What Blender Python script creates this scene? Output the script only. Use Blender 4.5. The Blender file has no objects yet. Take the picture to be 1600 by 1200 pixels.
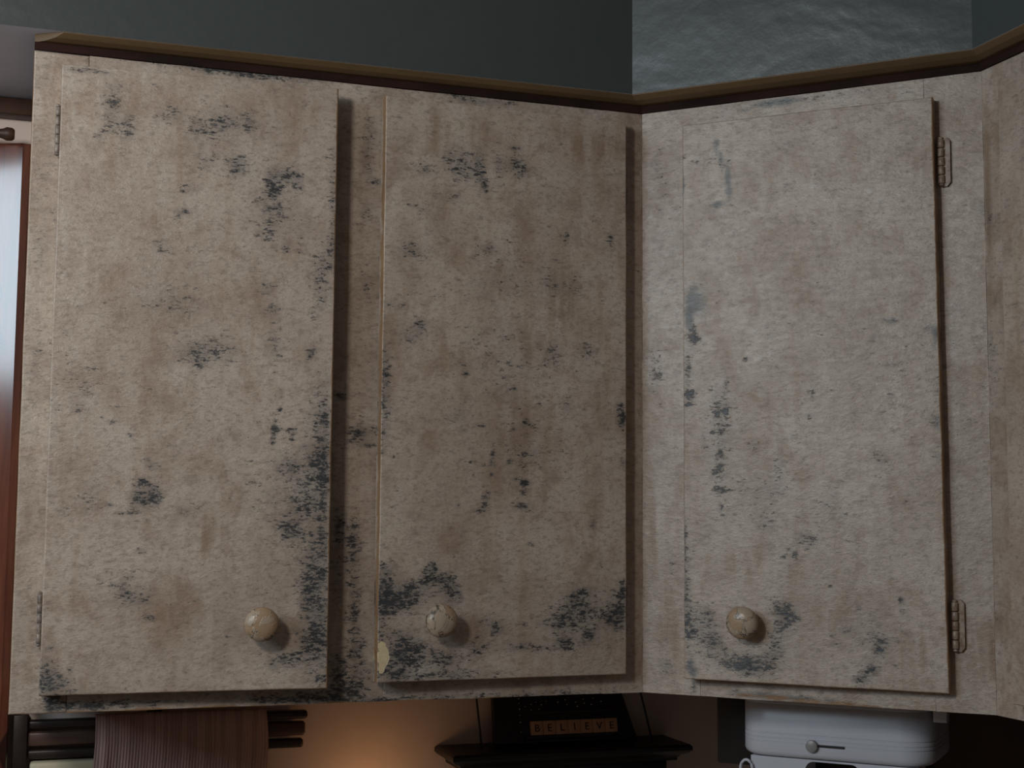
import bpy, bmesh, math, random
import numpy as np
from mathutils import Vector, Matrix, noise as mnoise

scene = bpy.context.scene
COL = scene.collection
random.seed(7)

# ------------------------------------------------------------------ camera
CAM_LOC = (-0.75781, -1.70661, 0.22466)
YAW, PITCH, ROLL, FPX = 0.325998, 0.092931, 0.007212, 2218.19
cam_data = bpy.data.cameras.new('camera')
cam = bpy.data.objects.new('camera', cam_data)
COL.objects.link(cam)
cam_data.sensor_fit = 'HORIZONTAL'
cam_data.sensor_width = 36.0
cam_data.lens = 36.0 * FPX / 1600.0
cam_data.clip_start = 0.02
fwd = Vector((math.sin(YAW) * math.cos(PITCH), math.cos(YAW) * math.cos(PITCH), math.sin(PITCH)))
rgt = fwd.cross(Vector((0, 0, 1))).normalized()
upv = rgt.cross(fwd)
r2 = rgt * math.cos(ROLL) + upv * math.sin(ROLL)
u2 = -rgt * math.sin(ROLL) + upv * math.cos(ROLL)
cam.matrix_world = Matrix(((r2.x, u2.x, -fwd.x, CAM_LOC[0]), (r2.y, u2.y, -fwd.y, CAM_LOC[1]),
                           (r2.z, u2.z, -fwd.z, CAM_LOC[2]), (0, 0, 0, 1)))
scene.camera = cam

# ------------------------------------------------------------------ world, lights, exposure
world = bpy.data.worlds.new('world')
scene.world = world
world.use_nodes = True
world.node_tree.nodes['Background'].inputs[0].default_value = (1.0, 0.80, 0.73, 1)
world.node_tree.nodes['Background'].inputs[1].default_value = 0.096


def area_light(name, loc, target, sx, sy, energy, color):
    ld = bpy.data.lights.new(name, 'AREA')
    ld.shape = 'RECTANGLE'
    ld.size, ld.size_y, ld.energy, ld.color = sx, sy, energy, color
    o = bpy.data.objects.new(name, ld)
    COL.objects.link(o)
    o.location = loc
    o.rotation_euler = (Vector(target) - Vector(loc)).to_track_quat('-Z', 'Y').to_euler()
    return o


area_light('window_daylight', (-1.27, -1.15, 0.78), (-1.30, 0.0, 0.48), 0.22, 0.20, 8.8, (1.0, 0.925, 0.845))
area_light('side_window_daylight', (-2.40, -1.25, 0.91), (0.0, -1.25, 0.74), 1.1, 0.62, 22.0, (0.72, 0.88, 1.0))
cl = bpy.data.lights.new('counter_lamp_light', 'POINT')
cl.energy, cl.color, cl.shadow_soft_size = 0.10, (1.0, 0.50, 0.20), 0.02
clo = bpy.data.objects.new('counter_lamp_light', cl)
COL.objects.link(clo)
clo.location = (-0.292, 0.225, -0.158)
scene.view_settings.view_transform = 'Standard'
scene.view_settings.look = 'None'
scene.view_settings.gamma = 1.0
scene.view_settings.use_curve_mapping = False
scene.view_settings.exposure = -0.24


# ------------------------------------------------------------------ helpers
def parent_to(o, p):
    if p is not None:
        o.parent = p


def thing(name, label, cat, loc=(0, 0, 0), rot=(0, 0, 0), group=None):
    o = bpy.data.objects.new(name, None)
    o.empty_display_size = 0.03
    COL.objects.link(o)
    o.location, o.rotation_euler = loc, rot
    o['label'], o['category'] = label, cat
    if group:
        o['group'] = group
    return o


def tag(o, label, cat, group=None):
    o['label'], o['category'] = label, cat
    if group:
        o['group'] = group
    return o


def finish(name, bm, mat, parent=None, smooth=None, loc=None, rot=None):
    me = bpy.data.meshes.new(name)
    bmesh.ops.recalc_face_normals(bm, faces=bm.faces)
    bm.to_mesh(me)
    bm.free()
    if smooth is not None:
        for p in me.polygons:
            p.use_smooth = True
        me.set_sharp_from_angle(angle=math.radians(smooth))
    for m in (mat if isinstance(mat, (list, tuple)) else [mat]):
        me.materials.append(m)
    o = bpy.data.objects.new(name, me)
    COL.objects.link(o)
    if loc is not None:
        o.location = loc
    if rot is not None:
        o.rotation_euler = rot
    parent_to(o, parent)
    return o


def bm_box(bm, x0, x1, y0, y1, z0, z1, bevel=0.0, seg=2):
    vs = [bm.verts.new((x, y, z)) for x in (x0, x1) for y in (y0, y1) for z in (z0, z1)]
    idx = ((0, 1, 3, 2), (4, 6, 7, 5), (0, 4, 5, 1), (2, 3, 7, 6), (0, 2, 6, 4), (1, 5, 7, 3))
    fs = [bm.faces.new([vs[i] for i in f]) for f in idx]
    if bevel > 0:
        es = list({e for f in fs for e in f.edges})
        bmesh.ops.bevel(bm, geom=es, offset=bevel, segments=seg, affect='EDGES', profile=0.5)


def box(name, dims, mat, parent=None, bevel=0.0, seg=2):
    bm = bmesh.new()
    bm_box(bm, *dims, bevel=bevel, seg=seg)
    return finish(name, bm, mat, parent, smooth=40 if bevel else None)


def prism(bm, pts, axis, a0, a1):
    """pts: 2-D outline; axis: the axis it is extruded along from a0 to a1."""
    def P(p, a):
        if axis == 'x':
            return (a, p[0], p[1])
        if axis == 'y':
            return (p[0], a, p[1])
        return (p[0], p[1], a)
    A = [bm.verts.new(P(p, a0)) for p in pts]
    B = [bm.verts.new(P(p, a1)) for p in pts]
    n = len(pts)
    bm.faces.new(A)
    bm.faces.new(B[::-1])
    for i in range(n):
        bm.faces.new((A[i], B[i], B[(i + 1) % n], A[(i + 1) % n]))


def lathe(bm, prof, n=24, axis='y', origin=(0, 0, 0)):
    """prof: (radius, distance along the axis); closed where the radius is 0."""
    rings = []
    for r, d in prof:
        if r < 1e-6:
            p = {'y': (0, d, 0), 'z': (0, 0, d), 'x': (d, 0, 0)}[axis]
            rings.append([bm.verts.new(Vector(p) + Vector(origin))])
            continue
        ring = []
        for k in range(n):
            a = 2 * math.pi * k / n
            c, s = r * math.cos(a), r * math.sin(a)
            p = {'y': (c, d, s), 'z': (c, s, d), 'x': (d, c, s)}[axis]
            ring.append(bm.verts.new(Vector(p) + Vector(origin)))
        rings.append(ring)
    for a, b in zip(rings, rings[1:]):
        if len(a) == 1 and len(b) == 1:
            continue
        for k in range(n):
            k2 = (k + 1) % n
            if len(a) == 1:
                bm.faces.new((a[0], b[k], b[k2]))
            elif len(b) == 1:
                bm.faces.new((a[k], b[0], a[k2]))
            else:
                bm.faces.new((a[k], b[k], b[k2], a[k2]))


def tube(bm, pts, r, n=8):
    pts = [Vector(p) for p in pts]
    rings = []
    for i, p in enumerate(pts):
        t = (pts[min(i + 1, len(pts) - 1)] - pts[max(i - 1, 0)]).normalized()
        a = t.cross(Vector((0, 0, 1)) if abs(t.z) < 0.9 else Vector((0, 1, 0))).normalized()
        b = t.cross(a)
        rings.append([bm.verts.new(p + (a * math.cos(2 * math.pi * k / n) + b * math.sin(2 * math.pi * k / n)) * r)
                      for k in range(n)])
    for a, b in zip(rings, rings[1:]):
        for k in range(n):
            bm.faces.new((a[k], a[(k + 1) % n], b[(k + 1) % n], b[k]))
    bm.faces.new(rings[0][::-1])
    bm.faces.new(rings[-1])


# ------------------------------------------------------------------ materials
class NT:
    def __init__(self, name):
        self.m = bpy.data.materials.new(name)
        self.m.use_nodes = True
        self.t = self.m.node_tree
        self.b = self.t.nodes['Principled BSDF']

    def n(self, typ, **kw):
        nd = self.t.nodes.new(typ)
        for k, v in kw.items():
            setattr(nd, k, v)
        return nd

    def put(self, sock, v):
        if isinstance(v, bpy.types.NodeSocket):
            self.t.links.new(v, sock)
        elif isinstance(v, (tuple, list)) and sock.type == 'RGBA' and len(v) == 3:
            sock.default_value = (*v, 1)
        else:
            sock.default_value = v

    def math(self, op, a, b=0.0, c=0.0, clamp=False):
        nd = self.n('ShaderNodeMath', operation=op, use_clamp=clamp)
        for s, v in zip(nd.inputs, (a, b, c)):
            self.put(s, v)
        return nd.outputs[0]

    def mix(self, f, a, b, mode='MIX'):
        nd = self.n('ShaderNodeMix', data_type='RGBA', blend_type=mode)
        self.put(nd.inputs[0], f)
        self.put(nd.inputs[6], a)
        self.put(nd.inputs[7], b)
        return nd.outputs[2]

    def smooth(self, v, lo, hi):
        nd = self.n('ShaderNodeMapRange', interpolation_type='SMOOTHSTEP')
        self.put(nd.inputs[0], v)
        self.put(nd.inputs[1], lo)
        self.put(nd.inputs[2], hi)
        return nd.outputs[0]

    def coords(self, kind='Object', rand=True):
        tc = self.n('ShaderNodeTexCoord').outputs[kind]
        if not rand:
            return tc
        oi = self.n('ShaderNodeObjectInfo').outputs['Random']
        v = self.n('ShaderNodeVectorMath', operation='SCALE')
        v.inputs[0].default_value = (5.3, 3.1, 9.7)
        self.put(v.inputs['Scale'], oi)
        ad = self.n('ShaderNodeVectorMath', operation='ADD')
        self.put(ad.inputs[0], tc)
        self.put(ad.inputs[1], v.outputs[0])
        return ad.outputs[0]

    def noise(self, vec, scale, detail=3.0, rough=0.55, dist=0.0, mul=(1, 1, 1), rotz=0.0):
        mp = self.n('ShaderNodeMapping')
        self.put(mp.inputs[0], vec)
        mp.inputs['Scale'].default_value = mul
        mp.inputs['Rotation'].default_value = (0, rotz, 0)
        nd = self.n('ShaderNodeTexNoise')
        self.put(nd.inputs['Vector'], mp.outputs[0])
        nd.inputs['Scale'].default_value = scale
        nd.inputs['Detail'].default_value = detail
        nd.inputs['Roughness'].default_value = rough
        nd.inputs['Distortion'].default_value = dist
        return nd.outputs['Fac']

    def attr(self, name):
        return self.n('ShaderNodeAttribute', attribute_name=name).outputs['Fac']

    def out(self, color=None, rough=None, height=None, bump=0.3, dist=0.001, spec=None, metal=None, coat=None):
        if color is not None:
            self.put(self.b.inputs['Base Color'], color)
        if rough is not None:
            self.put(self.b.inputs['Roughness'], rough)
        if spec is not None:
            self.put(self.b.inputs['Specular IOR Level'], spec)
        if metal is not None:
            self.put(self.b.inputs['Metallic'], metal)
        if coat is not None:
            self.b.inputs['Coat Weight'].default_value = coat
            self.b.inputs['Coat Roughness'].default_value = 0.12
        if height is not None:
            bp = self.n('ShaderNodeBump')
            bp.inputs['Strength'].default_value = bump
            bp.inputs['Distance'].default_value = dist
            self.put(bp.inputs['Height'], height)
            self.put(self.b.inputs['Normal'], bp.outputs[0])
        return self.m


def mat_distressed():
    """Cream paint rubbed with brown glazing, worn through in dabs to the old blue-grey coat below."""
    g = NT('distressed_cream_paint')
    v = g.coords()
    big = g.noise(v, 7.0, 3, 0.6)
    blot = g.noise(v, 16.0, 4, 0.65, 0.4, (1, 1, 0.75))
    streak = g.noise(v, 16.0, 4, 0.6, 0.0, (2.4, 1, 0.30))
    grain = g.noise(v, 150.0, 3, 0.65, 0.2, (0.75, 1, 1.4))
    tiny = g.noise(v, 420.0, 2, 0.6, 0.0, (0.7, 1, 1.5))
    soft = g.noise(v, 34.0, 4, 0.65, 0.2, (0.8, 1, 1.1))
    col = g.mix(g.smooth(big, 0.36, 0.64), (0.52, 0.440, 0.368), (0.43, 0.352, 0.288))
    col = g.mix(g.math('MULTIPLY', g.smooth(blot, 0.46, 0.72), 0.72), col, (0.300, 0.200, 0.138))
    col = g.mix(g.math('MULTIPLY', g.smooth(soft, 0.50, 0.72), 0.50), col, (0.280, 0.205, 0.160))
    col = g.mix(g.math('MULTIPLY', g.smooth(streak, 0.52, 0.76), 0.48), col, (0.33, 0.225, 0.145))
    col = g.mix(g.math('MULTIPLY', g.smooth(streak, 0.46, 0.26), 0.40), col, (0.57, 0.51, 0.44))
    col = g.mix(g.math('MULTIPLY', g.smooth(soft, 0.48, 0.30), 0.30), col, (0.56, 0.49, 0.41))
    col = g.mix(g.math('MULTIPLY', g.smooth(grain, 0.48, 0.68), 0.46), col, (0.23, 0.18, 0.14))
    col = g.mix(g.math('MULTIPLY', g.smooth(tiny, 0.50, 0.70), 0.30), col, (0.17, 0.135, 0.11))
    gl = g.math('MULTIPLY', g.attr('glaze_shade'), g.math('ADD', 0.35, g.smooth(streak, 0.38, 0.62)))  # brown glaze, plus brown shade painted in at seams and corner stiles
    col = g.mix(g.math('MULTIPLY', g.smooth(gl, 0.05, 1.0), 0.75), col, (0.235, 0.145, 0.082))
    wear, smear, edge, chip = (g.attr(k) for k in ('wear', 'smear', 'edge', 'chip'))
    warp = g.noise(v, 42.0, 4, 0.65)
    wearw = g.math('MULTIPLY', g.math('POWER', wear, 0.85), g.math('ADD', 0.62, g.math('MULTIPLY', warp, 0.76)))
    wearw = g.math('ADD', wearw, g.math('MULTIPLY', g.math('SUBTRACT', warp, 0.5), 0.30))
    # soft grey ghost of the old coat around the worn dabs
    gh = g.math('MULTIPLY', g.smooth(wearw, 0.02, 0.85), 0.55)
    col = g.mix(gh, col, (0.150, 0.140, 0.132))
    f1 = g.noise(v, 300.0, 4, 0.70, 0.45, (0.58, 1, 1.40), 0.20)
    f2 = g.noise(v, 105.0, 3, 0.60, 0.25, (0.60, 1, 1.5), 0.15)
    fl = g.math('ADD', g.math('MULTIPLY', f1, 0.66), g.math('MULTIPLY', f2, 0.34))
    dab = g.math('SUBTRACT', fl, g.math('SUBTRACT', 0.650, g.math('MULTIPLY', wearw, 0.232)))
    dabm = g.math('MULTIPLY', g.smooth(dab, -0.045, 0.070), 0.94)
    f3 = g.noise(v, 210.0, 3, 0.65, 0.4, (0.70, 1, 1.4), 0.12)
    col = g.mix(g.math('MULTIPLY', g.smooth(g.math('ADD', f3, g.math('MULTIPLY', g.math('SUBTRACT', f2, 0.5), 0.8)), 0.56, 0.80), 0.42), col, (0.150, 0.128, 0.110))
    darkc = g.mix(g.noise(v, 30.0, 2), (0.018, 0.020, 0.022), (0.046, 0.052, 0.060))
    col = g.mix(dabm, col, darkc)
    sm = g.smooth(g.math('ADD', smear, g.math('MULTIPLY', g.math('SUBTRACT', fl, 0.5), 1.3)), 0.10, 0.95)
    smm = g.math('MULTIPLY', sm, 0.82)
    col = g.mix(smm, col, g.mix(g.smooth(blot, 0.35, 0.65), (0.060, 0.078, 0.090), (0.120, 0.135, 0.142)))
    cm = g.smooth(g.math('ADD', chip, g.math('MULTIPLY', g.math('SUBTRACT', g.noise(v, 90, 3), 0.5), 0.7)), 0.55, 0.62)
    col = g.mix(cm, col, (0.66, 0.54, 0.33))
    en = g.math('ADD', edge, g.math('MULTIPLY', g.math('SUBTRACT', g.noise(v, 45, 3), 0.5), 1.1))
    em = g.math('MULTIPLY', g.smooth(en, 0.42, 0.85), g.smooth(edge, 0.05, 0.4))
    col = g.mix(em, col, g.mix(g.noise(v, 25, 2), (0.15, 0.075, 0.035), (0.38, 0.23, 0.115)))
    ridge = g.noise(v, 100.0, 5, 0.70, 0.5, (0.75, 1, 1.35))
    h = g.math('ADD', g.math('MULTIPLY', ridge, 0.9), g.math('MULTIPLY', grain, 0.35))
    h = g.math('SUBTRACT', h, g.math('MULTIPLY', dabm, 0.22))
    h = g.math('SUBTRACT', h, g.math('MULTIPLY', cm, 0.5))
    rough = g.math('ADD', 0.32, g.math('MULTIPLY', blot, 0.14))
    return g.out(col, rough, h, 0.6, 0.0018, spec=0.5)


def mat_knob(name='worn_knob_paint', lo=0.58, hi=0.66):
    g = NT(name)
    v = g.coords()
    a = g.noise(v, 55.0, 3, 0.6, 0.3)
    crack = g.noise(v, 60.0, 4, 0.6, 0.8, (0.5, 1, 1.4))
    col = g.mix(g.noise(v, 90, 3), (0.44, 0.36, 0.28), (0.34, 0.26, 0.18))
    worn = g.smooth(a, 0.50, 0.54)
    col = g.mix(g.math('MULTIPLY', worn, 0.75), col, (0.36, 0.235, 0.135))
    ring = g.math('SUBTRACT', 1.0, g.smooth(g.math('ABSOLUTE', g.math('SUBTRACT', a, 0.505)), 0.004, 0.022))
    col = g.mix(g.math('MULTIPLY', ring, g.smooth(crack, 0.40, 0.55)), col, (0.035, 0.030, 0.030))
    col = g.mix(g.smooth(crack, lo, hi), col, (0.05, 0.045, 0.045))
    return g.out(col, 0.32, g.math('SUBTRACT', g.noise(v, 120, 3), g.math('MULTIPLY', worn, 0.5)), 0.5, 0.001, spec=0.5)


def mat_plain(name, c1, c2, scale=20.0, rough=0.5, bump=0.2, dist=0.0006, mul=(1, 1, 1), spec=0.5, metal=0.0, coat=None, bscale=None):
    g = NT(name)
    v = g.coords()
    a = g.noise(v, scale, 4, 0.6, 0.0, mul)
    col = g.mix(g.smooth(a, 0.3, 0.7), c1, c2)
    return g.out(col, rough, g.noise(v, bscale or scale * 4, 3, 0.6, 0, mul), bump, dist, spec, metal, coat)


def mat_soffit():
    g = NT('slate_semi_gloss_paint')
    v = g.coords(rand=False)
    col = g.mix(g.noise(v, 5, 3), (0.056, 0.067, 0.065), (0.066, 0.078, 0.076))
    rip = g.noise(v, 5.0, 3, 0.5, 0.4, (1, 1, 1.6))
    fine = g.noise(v, 60.0, 3, 0.6)
    h = g.math('ADD', g.math('MULTIPLY', rip, 1.0), g.math('MULTIPLY', fine, 0.10))
    return g.out(col, 0.33, h, 0.55, 0.008, spec=0.6)


def mat_cloth():
    g = NT('ribbed_brown_cloth')
    v = g.coords(rand=False)
    col = g.mix(g.noise(v, 14, 4), (0.44, 0.29, 0.26), (0.55, 0.37, 0.33))
    rib = g.noise(v, 120.0, 1, 0.4, 0.0, (1.6, 0.1, 0.05))
    col = g.mix(g.math('MULTIPLY', g.smooth(rib, 0.45, 0.62), 0.4), col, (0.26, 0.160, 0.145))
    return g.out(col, 0.9, g.noise(v, 500, 2), 0.3, 0.0005, spec=0.1)


def mat_pine():
    g = NT('varnished_knotty_pine')
    v = g.coords(rand=False)
    gr = g.noise(v, 22.0, 4, 0.6, 0.5, (2.4, 2.4, 0.22))
    col = g.mix(g.smooth(gr, 0.35, 0.7), (0.17, 0.055, 0.030), (0.085, 0.026, 0.018))
    kn = g.smooth(g.noise(v, 15.0, 1, 0.4, 0.0, (1.6, 1.6, 0.8)), 0.68, 0.74)
    col = g.mix(kn, col, (0.035, 0.014, 0.010))
    return g.out(col, 0.15, gr, 0.10, 0.0004, spec=0.5, coat=1.0)


def mat_tile_wood():
    g = NT('letter_tile_wood')
    v = g.coords()
    gr = g.noise(v, 60.0, 3, 0.6, 0.2, (1, 1, 4))
    return g.out(g.mix(gr, (0.85, 0.50, 0.29), (0.74, 0.40, 0.21)), 0.45, gr, 0.1, 0.0002)


M_PAINT = mat_distressed()
M_KNOB = mat_knob()
M_KNOB_DARK = mat_knob('heavily_worn_knob_paint', 0.54, 0.66)
M_SOFFIT = mat_soffit()
M_CLOTH = mat_cloth()
M_PINE = mat_pine()
M_TILE = mat_tile_wood()
M_BROWN = mat_plain('brown_stained_wood', (0.075, 0.036, 0.022), (0.045, 0.022, 0.015), 30, 0.5, 0.2, 0.0005, (1, 1, 0.3))
M_COVE = mat_plain('tan_cove_wood', (0.165, 0.105, 0.048), (0.12, 0.075, 0.034), 18, 0.55, 0.15, 0.0006, (0.3, 0.3, 2))
M_STRIP = mat_plain('dark_red_brown_strip', (0.036, 0.017, 0.014), (0.016, 0.010, 0.009), 24, 0.9, 0.2, 0.0006, (0.4, 0.4, 1), spec=0.1)
M_CARCASS = mat_plain('raw_cabinet_wood', (0.20, 0.13, 0.075), (0.15, 0.095, 0.055), 14, 0.7, 0.2, 0.0006, (0.3, 1, 2))
M_HINGE = mat_plain('painted_hinge_metal', (0.36, 0.29, 0.22), (0.19, 0.11, 0.075), 120, 0.4, 0.3, 0.0006)
M_HINGEP = mat_plain('cream_painted_hinge', (0.36, 0.30, 0.25), (0.10, 0.085, 0.08), 90, 0.4, 0.3, 0.0006)
M_WALL = mat_plain('tan_plaster', (0.80, 0.67, 0.60), (0.74, 0.61, 0.54), 10, 0.75, 0.35, 0.002, bscale=26)
M_DARKWALL = mat_plain('dark_brown_wall', (0.075, 0.055, 0.048), (0.060, 0.044, 0.038), 8, 0.8, 0.2, 0.002, bscale=26, spec=0.2)
M_ROOM = mat_plain('warm_white_plaster', (0.50, 0.46, 0.42), (0.46, 0.42, 0.38), 6, 0.8, 0.2, 0.002, bscale=30)
M_UNDER = mat_plain('pale_lavender_plaster', (0.70, 0.77, 0.95), (0.66, 0.73, 0.91), 8, 0.7, 0.2, 0.002, bscale=30)
M_FLOOR = mat_plain('brown_floor', (0.45, 0.35, 0.26), (0.38, 0.29, 0.21), 6, 0.5, 0.1, 0.001, (1, 6, 1))
M_BLACK = mat_plain('black_painted_wood', (0.010, 0.0085, 0.008), (0.017, 0.014, 0.013), 30, 0.45, 0.2, 0.0005)
M_RACK = mat_plain('dark_walnut', (0.028, 0.015, 0.013), (0.014, 0.008, 0.008), 25, 0.4, 0.2, 0.0005, (0.3, 1, 2))
M_RACKB = mat_plain('brown_walnut', (0.110, 0.060, 0.045), (0.030, 0.016, 0.012), 18, 0.4, 0.2, 0.0005, (0.3, 1, 2))
M_WIRE = mat_plain('black_wire', (0.012, 0.011, 0.011), (0.018, 0.016, 0.016), 80, 0.4, 0.1, 0.0002)
M_WHITE = mat_plain('white_plastic', (0.56, 0.58, 0.64), (0.53, 0.55, 0.61), 10, 0.30, 0.05, 0.0003)
M_GREYP = mat_plain('grey_plastic', (0.30, 0.29, 0.29), (0.24, 0.23, 0.23), 30, 0.35, 0.05, 0.0003)
M_DARKP = mat_plain('black_plastic', (0.010, 0.009, 0.009), (0.016, 0.014, 0.014), 30, 0.4, 0.05, 0.0003)
M_CREAM = mat_plain('cream_paint', (0.62, 0.56, 0.40), (0.55, 0.49, 0.34), 14, 0.5, 0.2, 0.0006)
M_BEAD = mat_plain('silver_bead', (0.55, 0.53, 0.50), (0.42, 0.40, 0.38), 60, 0.18, 0.05, 0.0002, metal=0.9)
M_INK = mat_plain('black_letter_ink', (0.02, 0.013, 0.010), (0.03, 0.018, 0.014), 60, 0.6, 0.05, 0.0002)

# ------------------------------------------------------------------ the room
def structure(name, dims, mat, bevel=0.0):
    o = box(name, dims, mat, None, bevel)
    o['kind'] = 'structure'
    return o


WALL_Y, WALL_X = 0.305, 0.6133
structure('floor', (-2.6, 0.8, -3.6, 0.5, -1.45, -1.37), M_FLOOR)
structure('ceiling', (-2.6, 0.8, -3.6, 0.5, 1.30, 1.37), M_ROOM)
structure('wall_back', (-2.6, WALL_X + 0.1, WALL_Y, WALL_Y + 0.08, -1.37, 1.30), M_WALL)
structure('wall_right', (WALL_X, WALL_X + 0.1, -3.6, WALL_Y, -1.37, 1.30), M_DARKWALL)  # right wall coloured much darker than the back wall
structure('wall_left', (-2.6, -2.5, -3.6, WALL_Y, -1.37, 1.30), M_ROOM)

# soffit above the cabinets: its front runs along the three runs of cabinets
S2 = math.sqrt(0.5)
ZS = 0.781


def soffit():
    yA = -0.022
    c1 = (-0.0235, yA)
    c2 = (0.282, -0.3275)
    pts = [(-2.5, yA), c1, c2, (c2[0], -1.5), (WALL_X, -1.5), (WALL_X, WALL_Y), (-2.5, WALL_Y)]
    bm = bmesh.new()
    prism(bm, pts, 'z', ZS, 1.30)
    bmesh.ops.recalc_face_normals(bm, faces=bm.faces)
    for f in bm.faces:
        f.material_index = 1 if f.normal.z < -0.9 else 0
    es = [e for e in bm.edges if all(abs(v.co.x - c1[0]) < 1e-4 and abs(v.co.y - c1[1]) < 1e-4 for v in e.verts)]
    o = finish('wall_soffit', bm, [M_SOFFIT, M_UNDER])
    o['kind'] = 'structure'
    return c1, c2


C1, C2 = soffit()


def cove_run():
    """Tan cove strip under the soffit edge and the dark strip on the cabinet top, along three runs."""
    inner = [(-0.7715, 0.0), (0.0, 0.0), (0.3083, -0.3083), (0.3083, -1.25)]
    front = [(-0.7400, -0.0200), (C1[0] + 0.0008, -0.0200), (C2[0] + 0.0018, C2[1] + 0.0009), (C2[0] + 0.0018, -1.25)]
    names = ('trim_1', 'trim_2', 'trim_3')
    for i, nm in enumerate(names):
        bm = bmesh.new()
        rows = []
        for j in (i, i + 1):
            a, b = Vector(inner[j]), Vector(front[j])
            row = []
            for f, z in ((0.0, ZS), (0.0, 0.7715), (0.35, 0.7722), (0.72, 0.7752), (1.0, 0.7800), (1.0, ZS)):
                p = a.lerp(b, f)
                row.append(bm.verts.new((p.x, p.y, z)))
            rows.append(row)
        n = len(rows[0])
        for k in range(n):
            bm.faces.new((rows[0][k], rows[0][(k + 1) % n], rows[1][(k + 1) % n], rows[1][k]))
        bm.faces.new(rows[0])
        bm.faces.new(rows[1][::-1])
        o = finish(nm, bm, M_COVE)
        o['kind'] = 'structure'
    # dark strip: follows the faces, 3 mm proud
    off = [(-0.7715, -0.003), (-0.0012, -0.003), (0.3053, -0.3095), (0.3053, -1.25)]
    for i, nm in enumerate(('trim_4', 'trim_5', 'trim_6')):
        bm = bmesh.new()
        v = []
        for z in (0.7622, 0.7714):
            for p in (inner[i], inner[i + 1], off[i + 1], off[i]):
                v.append(bm.verts.new((p[0], p[1], z)))
        for f in ((0, 1, 2, 3), (7, 6, 5, 4), (0, 4, 5, 1), (1, 5, 6, 2), (2, 6, 7, 3), (3, 7, 4, 0)):
            bm.faces.new([v[k] for k in f])
        o = finish(nm, bm, M_STRIP)
        o['kind'] = 'structure'


cove_run()

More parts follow.
